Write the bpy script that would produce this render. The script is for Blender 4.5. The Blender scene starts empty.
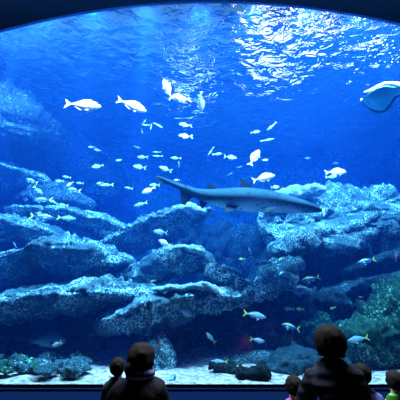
import bpy, bmesh, math, random
from mathutils import Vector, Matrix, noise
random.seed(7)
sc = bpy.context.scene
COL = sc.collection
PI = math.pi
R = math.radians

# ------------------------------------------------------------------ camera
CAM = Vector((0, 0, 1.6)); PITCH = R(16); F = 300.0
cam_d = bpy.data.cameras.new('camera'); cam = bpy.data.objects.new('camera', cam_d); COL.objects.link(cam)
cam.location = CAM; cam.rotation_euler = (PI/2 + PITCH, 0, 0)
cam_d.sensor_width = 36; cam_d.lens = F/400*36; cam_d.clip_end = 200
sc.camera = cam
FW = Vector((0, math.cos(PITCH), math.sin(PITCH))); UP = Vector((0, -math.sin(PITCH), math.cos(PITCH)))
def at(px, py, Y):
    """world point seen at photo position (px,py) standing at distance Y into the room"""
    d = FW + Vector((1, 0, 0))*((px-200)/F) + UP*((200-py)/F)
    return CAM + d*(Y/d.y)
def mpp(py, Y):
    """metres per photo pixel there"""
    dy = FW.y + UP.y*((200-py)/F)
    return (Y/dy)/F

# ------------------------------------------------------------------ helpers
def put(o, label=None, cat=None, group=None, kind=None):
    if label: o['label'] = label
    if cat: o['category'] = cat
    if group: o['group'] = group
    if kind: o['kind'] = kind
    return o
def mesh_obj(name, bm, mat, parent=None, smooth=True):
    me = bpy.data.meshes.new(name); bm.normal_update(); bm.to_mesh(me); bm.free()
    if smooth: me.polygons.foreach_set('use_smooth', [True]*len(me.polygons))
    for m in (mat if isinstance(mat, (list, tuple)) else [mat]): me.materials.append(m)
    o = bpy.data.objects.new(name, me); COL.objects.link(o)
    if parent: o.parent = parent
    return o
def empty(name, loc=(0, 0, 0)):
    o = bpy.data.objects.new(name, None); COL.objects.link(o); o.location = loc; o.empty_display_size = .1
    return o
def box_bm(x0, x1, y0, y1, z0, z1, bm=None):
    bm = bm or bmesh.new()
    v = [bm.verts.new((x, y, z)) for z in (z0, z1) for y in (y0, y1) for x in (x0, x1)]
    for f in ((0,2,3,1),(4,5,7,6),(0,1,5,4),(2,6,7,3),(0,4,6,2),(1,3,7,5)): bm.faces.new([v[i] for i in f])
    return bm
def lerp_tab(tab, t):
    for a, b in zip(tab, tab[1:]):
        if t <= b[0]:
            k = (t-a[0])/(b[0]-a[0]) if b[0] > a[0] else 0
            k = k*k*(3-2*k)*.5 + k*.5
            return [a[i]+(b[i]-a[i])*k for i in range(1, len(a))]
    return list(tab[-1][1:])

# ------------------------------------------------------------------ materials
def mat(name, base=(.5, .5, .5), rough=.8, spec=.3, metal=0):
    m = bpy.data.materials.new(name); m.use_nodes = True
    b = m.node_tree.nodes['Principled BSDF']
    b.inputs['Base Color'].default_value = (*base, 1); b.inputs['Roughness'].default_value = rough
    b.inputs['Specular IOR Level'].default_value = spec; b.inputs['Metallic'].default_value = metal
    return m
def N(m, t, **kw):
    n = m.node_tree.nodes.new(t)
    for k, v in kw.items():
        if k in n.inputs: n.inputs[k].default_value = v
        else: setattr(n, k, v)
    return n
def L(m, a, b): m.node_tree.links.new(a, b)
def ramp(m, src, stops):
    r = N(m, 'ShaderNodeValToRGB'); e = r.color_ramp.elements
    while len(e) < len(stops): e.new(.5)
    for i, (p, c) in enumerate(stops): e[i].position = p; e[i].color = (*c, 1)
    L(m, src, r.inputs[0]); return r
def rock_mat(name, dark, mid, pale, scale=5., pale_at=.56, bump=.7):
    m = mat(name, mid, .95, .1); b = m.node_tree.nodes['Principled BSDF']
    g = N(m, 'ShaderNodeNewGeometry')
    def ns(sc_, det, rg=.6):
        n = N(m, 'ShaderNodeTexNoise'); n.inputs['Scale'].default_value = sc_; n.inputs['Detail'].default_value = det; n.inputs['Roughness'].default_value = rg
        L(m, g.outputs['Position'], n.inputs['Vector']); return n
    big = ns(scale*.35, 3); fine = ns(scale*3.2, 4, .7)
    base = ramp(m, fine.outputs['Fac'], [(.3, dark), (.5, mid), (.75, tuple(min(1, c*1.6) for c in mid))])
    sp = ns(scale*4.2, 2, .5)
    spot_ = ramp(m, sp.outputs['Fac'], [(pale_at-.01, (0, 0, 0)), (pale_at+.05, (1, 1, 1))])
    area = ramp(m, big.outputs['Fac'], [(.42, (.05, .05, .05)), (.62, (1, 1, 1))])
    mk = N(m, 'ShaderNodeMath'); mk.operation = 'MULTIPLY'; L(m, spot_.outputs[0], mk.inputs[0]); L(m, area.outputs[0], mk.inputs[1])
    mix = N(m, 'ShaderNodeMixRGB'); mix.inputs[2].default_value = (*pale, 1)
    L(m, mk.outputs[0], mix.inputs[0]); L(m, base.outputs[0], mix.inputs[1]); L(m, mix.outputs[0], b.inputs['Base Color'])
    bp = N(m, 'ShaderNodeBump'); bp.inputs['Strength'].default_value = bump; bp.inputs['Distance'].default_value = .12
    n2 = ns(scale*2., 5, .7)
    L(m, n2.outputs['Fac'], bp.inputs['Height']); L(m, bp.outputs[0], b.inputs['Normal'])
    return m
M = {}
M['rock'] = rock_mat('reef_rock', (.008, .02, .025), (.035, .095, .115), (.4, .7, .72), 6)
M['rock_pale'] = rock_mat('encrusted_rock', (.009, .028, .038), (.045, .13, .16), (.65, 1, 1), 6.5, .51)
M['rock_green'] = rock_mat('algae_rock', (.006, .025, .02), (.018, .085, .06), (.3, .7, .5), 5.5, .57)
M['rock_dark'] = rock_mat('dark_shaded_rock', (.004, .014, .02), (.016, .05, .065), (.1, .25, .28), 4.0, .58)  # darker copy of the reef rock; cave shade and distance put into its colour
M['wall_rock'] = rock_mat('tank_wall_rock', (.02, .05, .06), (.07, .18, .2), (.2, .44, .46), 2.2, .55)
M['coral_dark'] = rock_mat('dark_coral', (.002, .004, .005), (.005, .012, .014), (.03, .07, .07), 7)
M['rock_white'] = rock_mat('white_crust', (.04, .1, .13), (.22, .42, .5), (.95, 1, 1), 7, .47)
# sand
m = mat('coral_sand', (.85, .84, .8), .95, .1); b = m.node_tree.nodes['Principled BSDF']; g = N(m, 'ShaderNodeNewGeometry')
n = N(m, 'ShaderNodeTexNoise'); n.inputs['Scale'].default_value = 11; n.inputs['Detail'].default_value = 8; n.inputs['Roughness'].default_value = .75
L(m, g.outputs['Position'], n.inputs['Vector'])
L(m, ramp(m, n.outputs['Fac'], [(.38, (.2, .13, .12)), (.5, (.62, .46, .42)), (.62, (.95, .75, .7))]).outputs[0], b.inputs['Base Color'])
bp = N(m, 'ShaderNodeBump'); bp.inputs['Strength'].default_value = .7; bp.inputs['Distance'].default_value = .05
L(m, n.outputs['Fac'], bp.inputs['Height']); L(m, bp.outputs[0], b.inputs['Normal']); M['sand'] = m
M['hall'] = mat('hall_navy_paint', (.05, .06, .08), .75, .2)
M['header'] = mat('header_navy_paint', (.06, .22, .5), .8, .05)
M['sill'] = mat('ledge_satin', (.001, .005, .022), 1., .0)
M['floor'] = mat('hall_carpet', (.03, .03, .035), .95, .1)
M['bench'] = mat('bench_wood', (.06, .035, .02), .6, .3)
def flat(name, c, rough=.5, spec=.4): return mat(name, c, rough, spec)
# acrylic pane
m = bpy.data.materials.new('acrylic'); m.use_nodes = True; nt = m.node_tree; nt.nodes.clear()
o = N(m, 'ShaderNodeOutputMaterial'); t = N(m, 'ShaderNodeBsdfTransparent'); gl = N(m, 'ShaderNodeBsdfGlossy'); gl.inputs['Roughness'].default_value = .02
t.inputs[0].default_value = (.97, .985, 1, 1); mx = N(m, 'ShaderNodeMixShader'); mx.inputs[0].default_value = .02
L(m, t.outputs[0], mx.inputs[1]); L(m, gl.outputs[0], mx.inputs[2]); L(m, mx.outputs[0], o.inputs[0]); M['acrylic'] = m
# water body
m = bpy.data.materials.new('sea_water'); m.use_nodes = True; nt = m.node_tree; nt.nodes.clear()
o = N(m, 'ShaderNodeOutputMaterial'); vs = N(m, 'ShaderNodeVolumeScatter'); va = N(m, 'ShaderNodeVolumeAbsorption'); ad = N(m, 'ShaderNodeAddShader')
WS = (.0006, .0098, .047); WA = (.26, .1, .010)
s = max(WS); vs.inputs['Color'].default_value = (*[c/s for c in WS], 1); vs.inputs['Density'].default_value = s; vs.inputs['Anisotropy'].default_value = .1
s = max(WA)*1.02; va.inputs['Color'].default_value = (*[1-c/s for c in WA], 1); va.inputs['Density'].default_value = s
L(m, vs.outputs[0], ad.inputs[0]); L(m, va.outputs[0], ad.inputs[1]); L(m, ad.outputs[0], o.inputs['Volume']); M['water'] = m
# water surface
m = bpy.data.materials.new('rippling_surface'); m.use_nodes = True; nt = m.node_tree; nt.nodes.clear()
o = N(m, 'ShaderNodeOutputMaterial'); rf = N(m, 'ShaderNodeBsdfGlass'); rf.inputs['IOR'].default_value = 1.33; rf.inputs['Roughness'].default_value = .03
g = N(m, 'ShaderNodeNewGeometry'); mp = N(m, 'ShaderNodeMapping'); mp.inputs['Scale'].default_value = (1, 1.3, 1); L(m, g.outputs['Position'], mp.inputs[0])
n = N(m, 'ShaderNodeTexNoise'); n.inputs['Scale'].default_value = 2.6; n.inputs['Detail'].default_value = 3; n.inputs['Distortion'].default_value = .8; L(m, mp.outputs[0], n.inputs['Vector'])
bp = N(m, 'ShaderNodeBump'); bp.inputs['Strength'].default_value = 1; bp.inputs['Distance'].default_value = .13
L(m, n.outputs['Fac'], bp.inputs['Height']); L(m, bp.outputs[0], rf.inputs['Normal'])
L(m, rf.outputs[0], o.inputs[0]); M['surface'] = m
def emis(name, c, s):
    m = bpy.data.materials.new(name); m.use_nodes = True; m.node_tree.nodes.clear()
    o = N(m, 'ShaderNodeOutputMaterial'); e = N(m, 'ShaderNodeEmission'); e.inputs[0].default_value = (*c, 1); e.inputs[1].default_value = s
    L(m, e.outputs[0], o.inputs[0]); return m
M['lamp'] = emis('lamp_diffuser', (.88, .86, 1), 3.8)

# ------------------------------------------------------------------ the hall
def struct(name, bm, m, smooth=False): return put(mesh_obj(name, bm, m, None, smooth), kind='structure')
YW = 4.5                                       # plane of the viewing window
SILL = .31
pL, pC, pR = at(0, 33, YW), at(212, 3.5, YW), at(400, 26, YW)
def circle3(a, b, c):
    ax, ay, bx, by, cx, cy = a.x, a.z, b.x, b.z, c.x, c.z
    d = 2*(ax*(by-cy)+bx*(cy-ay)+cx*(ay-by))
    ux = ((ax*ax+ay*ay)*(by-cy)+(bx*bx+by*by)*(cy-ay)+(cx*cx+cy*cy)*(ay-by))/d
    uy = ((ax*ax+ay*ay)*(cx-bx)+(bx*bx+by*by)*(ax-cx)+(cx*cx+cy*cy)*(bx-ax))/d
    return ux, uy, math.hypot(ax-ux, ay-uy)
CX, CZ, CR = circle3(pL, pC, pR)
WX = 5.4                                       # half width of the opening
def arch_z(x): return CZ + math.sqrt(max(CR*CR-(x-CX)**2, 0))
HX, HZ = 8.0, 7.7
bm = bmesh.new()
xs = [-WX + 2*WX*i/64 for i in range(65)]
for y in (YW-.05, YW):
    lo = [bm.verts.new((x, y, arch_z(x))) for x in xs]; hi = [bm.verts.new((x, y, HZ)) for x in xs]
    for i in range(64): bm.faces.new((lo[i], lo[i+1], hi[i+1], hi[i]))
    if y < YW: f0 = lo
    else:
        for i in range(64): bm.faces.new((f0[i], f0[i+1], lo[i+1], lo[i]))
for s in (-1, 1): box_bm(min(s*WX, s*HX), max(s*WX, s*HX), YW-.05, YW, 0, HZ, bm)
struct('wall_front', bm, M['header'])
struct('floor', box_bm(-HX, HX, -5, YW, -.1, 0), M['floor'])
struct('ceiling', box_bm(-HX, HX, -5, YW, HZ, HZ+.1), M['hall'])
struct('wall_left', box_bm(-HX-.1, -HX, -5, YW, 0, HZ), M['hall'])
struct('wall_right', box_bm(HX, HX+.1, -5, YW, 0, HZ), M['hall'])
struct('wall_back', box_bm(-HX, HX, -5.1, -5, 0, HZ), M['hall'])
bm = box_bm(-WX, WX, 3.7, YW, 0, SILL-.03)
bmesh.ops.bevel(bm, geom=[e for e in bm.edges if abs(e.verts[0].co.y-3.7) < .01 and abs(e.verts[1].co.y-3.7) < .01 and min(e.verts[0].co.z, e.verts[1].co.z) > .1], offset=.04, segments=3)
struct('trim_1', bm, M['sill'])
struct('trim_2', box_bm(-WX, WX, YW-.06, YW, SILL-.03, SILL-.005), M['sill'])
# acrylic pane
bm = bmesh.new()
for y in (YW+.005, YW+.2):
    lo = [bm.verts.new((x, y, SILL-.05)) for x in xs]; hi = [bm.verts.new((x, y, arch_z(x)+.08)) for x in xs]
    if y > YW+.1: lo = lo[::-1]; hi = hi[::-1]
    for i in range(64): bm.faces.new((lo[i], lo[i+1], hi[i+1], hi[i]))
struct('window_1', bm, M['acrylic'])

# ------------------------------------------------------------------ the tank
TX, TY, TZ = 10.5, 13.2, 7.2
T0 = YW+.21
# water body, one closed block
bm = box_bm(-TX+.3, TX-.3, T0+.005, TY+.6, -.15, TZ-.05)
put(mesh_obj('sea_water', bm, M['water'], None, False), 'clear blue sea water filling the whole tank', 'water', kind='stuff')
# ripple surface with real waves
bm = bmesh.new(); nx, ny = 300, 150
gv = []
for j in range(ny+1):
    y = T0-.1 + (TY-T0+.4)*j/ny; row = []
    for i in range(nx+1):
        x = -TX + 2*TX*i/nx
        h = .10*noise.noise((x*.55, y*.7, 3)) + .05*noise.noise((x*1.6, y*2.1, 9)) + .022*noise.noise((x*4, y*5, 1))
        row.append(bm.verts.new((x, y, TZ+.07+h)))
    gv.append(row)
for j in range(ny):
    for i in range(nx): bm.faces.new((gv[j][i], gv[j][i+1], gv[j+1][i+1], gv[j+1][i]))
put(mesh_obj('water_surface', bm, M['surface']), 'rippling underside of the water surface under the arch', 'water surface', kind='stuff')
# tank shell
def relief(name, origin, du, dv, nrm, nu, nv, amp, seed, m):
    bm = bmesh.new(); rows = []
    o_, du, dv, nr = Vector(origin), Vector(du), Vector(dv), Vector(nrm)
    for j in range(nv+1):
        row = []
        for i in range(nu+1):
            p = o_ + du*(i/nu) + dv*(j/nv)
            q = p + Vector((seed, seed*.7, 0))
            h = noise.fractal(q*.35, .7, 2.1, 5)*amp + noise.ridged_multi_fractal(Vector((q.x*.3, q.y*.3, q.z*.9)), .9, 2.0, 4, 1., 2.)*amp*.28 + noise.fractal(q*3, .6, 2, 3)*.05
            row.append(bm.verts.new(p + nr*h))
        rows.append(row)
    for j in range(nv):
        for i in range(nu): bm.faces.new((rows[j][i], rows[j][i+1], rows[j+1][i+1], rows[j+1][i]))
    return struct(name, bm, m, True)
relief('wall_tank_back', (-TX, TY-.4, 0), (2*TX, 0, 0), (0, 0, TZ+.5), (0, -1, 0), 260, 110, .9, 5, M['wall_rock'])
relief('wall_tank_left', (-TX+.6, T0, 0), (0, TY-T0, 0), (0, 0, TZ+.5), (1, 0, 0), 120, 90, .7, 11, M['wall_rock'])
relief('wall_tank_right', (TX-.6, T0, 0), (0, TY-T0, 0), (0, 0, TZ+.5), (-1, 0, 0), 120, 90, .7, 23, M['wall_rock'])
# sand bed
bm = bmesh.new(); rows = []
for j in range(141):
    y = T0 + (TY-T0)*(j/140)**1.3; row = []
    for i in range(261):
        x = -TX+2*TX*i/260
        h = .06*noise.fractal(Vector((x*.8, y*.8, 4)), .7, 2, 4) + .03*noise.noise((x*4, y*4, 0)) + max(0, y-6)*.06
        row.append(bm.verts.new((x, y, SILL-.02+h*min(1, (y-T0)*3))))
    rows.append(row)
for j in range(140):
    for i in range(260): bm.faces.new((rows[j][i], rows[j][i+1], rows[j+1][i+1], rows[j+1][i]))
put(mesh_obj('sand_bed', bm, M['sand']), 'bright pale coral sand covering the tank floor', 'sand', kind='stuff')
# service space above the water: roof with an added blue glow for the ripples, and lamp panels
struct('ceiling_tank', box_bm(-TX, TX, YW, TY+.6, 10, 10.1), emis('added_roof_glow', (.12, .45, 1), .4))
struct('wall_service', box_bm(-TX, TX, YW, YW+.1, 7.5, 10), M['hall'])
def ceiling_lamp(x, y, z, sx, sy, label):
    r = empty('overhead_lamp', (x, y, z)); put(r, label, 'lamp', 'lamps above the water')
    bm = box_bm(-sx/2, sx/2, -sy/2, sy/2, 0, .12); hs_ = mesh_obj('lamp_housing', bm, M['hall'], r, False)
    bm = box_bm(-sx/2+.05, sx/2-.05, -sy/2+.05, sy/2-.05, -.02, 0); mesh_obj('diffuser', bm, M['lamp'], hs_, False)
    for s_ in (-1, 1):
        if z > 9: mesh_obj('hanging_rod', box_bm(s_*sx*.4-.015, s_*sx*.4+.015, -.015, .015, .12, 10-z), M['hall'], r, False)
LAMPS = [(2.6, 9.4, 9.2, 1.7, 1.6), (4.6, 9.6, 9.2, 1.7, 1.5), (6.9, 9.9, 9.2, 1.5, 1.3), (3.6, 11.6, 9.2, 2.4, 1.3)]
for x, y, z, sx, sy in LAMPS:
    ceiling_lamp(x, y, z, sx, sy, 'square white lamp panel glowing above the water surface')

wl = empty('reflection_panel', (-.5, 13.0, 8.5)); put(wl, 'added upright glowing panel imitating a reflection, seen through ripples near the top centre', 'lamp')  # added panel; its glow imitates the reef mirrored in the surface
hs_ = mesh_obj('lamp_housing', box_bm(-.8, .8, 0, .12, -.95, .9), M['hall'], wl, False); mesh_obj('diffuser', box_bm(-.75, .75, -.02, 0, -.1, .85), emis('reflection_glow', (.7, .9, 1), 2.6), hs_, False)
struct('wall_service_back', box_bm(-TX, TX, 13.13, 13.23, 7.5, 10), M['hall'])
# ------------------------------------------------------------------ lights
def spot(name, loc, tgt, power, col, ang, blend=.6, rad=.15):
    d = bpy.data.lights.new(name, 'SPOT'); d.energy = power; d.color = col; d.spot_size = R(ang); d.spot_blend = blend; d.shadow_soft_size = rad
    o = bpy.data.objects.new(name, d); COL.objects.link(o); o.location = loc
    o.rotation_euler = (Vector(tgt)-Vector(loc)).to_track_quat('-Z', 'Y').to_euler(); return o
WH = (.92, .97, 1.)
for k in range(13):
    x = -6.6+1.1*k
    spot('flood_lamp', (x, 4.78, 7.14), (x, 7.2, 1.), 1050*(1. if abs(x) < 5 else .75), WH, 160, 1., .12)
for x, p in ((-4.2, .4), (-2.9, .5), (-1.2, .9), (-.1, 1.), (.8, 1.), (1.7, 1.)):
    spot('sand_fill', (x, 4.9, 7.14), (x, 5.35, .3), 900*p, (1, .66, .6), 15, 1., .1)  # added fill that brightens and warms the front sand
# slim beams that make the pale shafts
for x, y, p in ((-4.0, 5.3, 1.), (-2.4, 5.3, .8), (-1.2, 5.2, 1.2), (3.9, 5.2, .7)):
    spot('beam_lamp', (x, y, 7.14), (x+.05, y+.3, 0), 5000*p, (1, .75, 1), 13, 1, .05)

# ------------------------------------------------------------------ rocks
def rock(name, label, pts, m, rough=1., seed=None, cat='rock', group=None, res=.045, under=.9, sq=.72, cap=.9, poly=None):
    """pts: (px, py, Y, vertical radius in photo pixels, depth radius in metres)"""
    seed = seed if seed is not None else random.random()*100
    P = [at(a, b_, c) for a, b_, c, _, _ in pts]
    rz = [.84*d*mpp(b_, c) for _, b_, c, d, _ in pts]; ry = [e for *_, e in pts]
    # resample spine
    seg = [(P[i+1]-P[i]).length for i in range(len(P)-1)]; tot = sum(seg) or .01
    e0, e1 = max(rz[0], ry[0])*cap, max(rz[-1], ry[-1])*cap
    if len(P) == 1:
        P = [P[0]-Vector((.01, 0, 0)), P[0]+Vector((.01, 0, 0))]; rz *= 2; ry *= 2; seg = [.02]; tot = .02; e0 = e1 = rz[0]
    T = [0]
    for s_ in seg: T.append(T[-1]+s_)
    tab = [(T[i], *P[i], rz[i], ry[i]) for i in range(len(P))]
    full = tot+e0+e1; step = res*1.0
    nr = max(16, int(full/step)); mr = max(rz); seg_n = max(24, int(2*PI*max(mr, .5*max(ry))/res)); seg_n = min(seg_n, 130); nr = min(nr, 220)
    bm = bmesh.new(); rings = []
    for i in range(nr+1):
        # cosine spacing at caps through parameter
        s_ = -e0 + full*i/nr
        sc_ = min(max(s_, 0), tot); x, y, z, a, b_ = lerp_tab(tab, sc_)
        ds = .02; q0 = Vector(lerp_tab(tab, max(sc_-ds, 0))[:3]); q1 = Vector(lerp_tab(tab, min(sc_+ds, tot))[:3])
        tg = (q1-q0).normalized() if (q1-q0).length > 1e-6 else Vector((1, 0, 0))
        k = 1.
        if s_ < 0: k = math.sqrt(max(0, 1-(s_/e0)**2))
        if s_ > tot: k = math.sqrt(max(0, 1-((s_-tot)/e1)**2))
        k = max(k, .02)
        c = Vector((x, y, z)) + tg*(s_-sc_)
        dep = Vector((0, 1, 0)) - tg*tg.y
        dep = dep.normalized() if dep.length > .2 else Vector((1, 0, 0))
        upv = tg.cross(dep); upv = upv if upv.z >= 0 else -upv
        if abs(tg.z) > .9: upv = Vector((1, 0, 0)); upv = (upv - tg*tg.x).normalized(); dep = Vector((0, 1, 0))
        ring = []
        for j in range(seg_n):
            th = 2*PI*j/seg_n; cs, sn = math.cos(th), math.sin(th)
            cs = math.copysign(abs(cs)**sq, cs); sn = math.copysign(abs(sn)**sq, sn)
            if sn < 0: sn *= under
            if poly:
                f_ = j/seg_n*len(poly); i0_ = int(f_); f_ -= i0_; g_ = [poly[(i0_+q_) % len(poly)] for q_ in (-1, 0, 1, 2)]
                cs, sn = [(.5*((2*g_[1][c_])+(-g_[0][c_]+g_[2][c_])*f_+(2*g_[0][c_]-5*g_[1][c_]+4*g_[2][c_]-g_[3][c_])*f_*f_+(-g_[0][c_]+3*g_[1][c_]-3*g_[2][c_]+g_[3][c_])*f_**3)) for c_ in (0, 1)]
                wv = noise.noise(Vector((s_*1.1+seed, cs*.4, sn*.4))); cs *= 1+.35*wv; sn *= 1+.45*noise.noise(Vector((s_*1.5-seed, 3, sn*.3)))
            v = dep*cs*b_*k + upv*sn*a*k
            p = c+v; nrm = v.normalized() if v.length > 1e-5 else Vector((0, 0, 1))
            q = p + Vector((seed, seed*1.3, -seed*.4)); rr = min(a, b_*1.2)
            w = rr*1.6+.12
            h = noise.fractal(q/w, .8, 2.1, 4)*rr*.36
            vd = noise.voronoi(q*Vector((1.3, 1.3, 2.2)) if False else Vector((q.x*1.5, q.y*1.5, q.z*2.4)))[0]; h -= .13*rough*math.exp(-(vd[1]-vd[0])*9)*min(1, rr*3)
            vd = noise.voronoi(q*4.5)[0]; h -= .05*rough*math.exp(-(vd[1]-vd[0])*6)
            h += (noise.ridged_multi_fractal(q*2.2, 1., 2.1, 3, 1., 2.)-.9)*.04*rough
            h += (.4-abs(noise.noise(q*5)))*.085*rough + (.3-abs(noise.noise(q*11)))*.06*rough
            h += .05*rough*math.sin(q.z*9+3*noise.noise(q*.8))*min(1, rr*2)
            ring.append(bm.verts.new(p + nrm*h*min(1, k*1.6)))
        rings.append(ring)
    for i in range(nr):
        for j in range(seg_n): bm.faces.new((rings[i][j], rings[i][(j+1) % seg_n], rings[i+1][(j+1) % seg_n], rings[i+1][j]))
    bm.faces.new(rings[0][::-1]); bm.faces.new(rings[-1])
    # move origin to centre
    cc = sum(P, Vector())/len(P)
    bmesh.ops.translate(bm, verts=bm.verts, vec=-cc)
    bmesh.ops.recalc_face_normals(bm, faces=bm.faces)
    o = mesh_obj(name, bm, m); o.location = cc
    put(o, label, cat, group); return o
RK, RP, RG, RD = M['rock'], M['rock_pale'], M['rock_green'], M['rock_dark']
G = None
WEDGE = [(-1, .1), (-.8, .5), (-.3, .85), (.4, 1), (1, .5), (1, -1.2), (.3, -1.5), (-.3, -1.15), (-.7, -.5)]
SLOPE = [(-1, -1), (-.8, -.45), (-.5, .15), (-.15, .7), (.3, 1), (.9, .8), (1, -.5), (.6, -1.2), (-.5, -1.25)]
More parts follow.
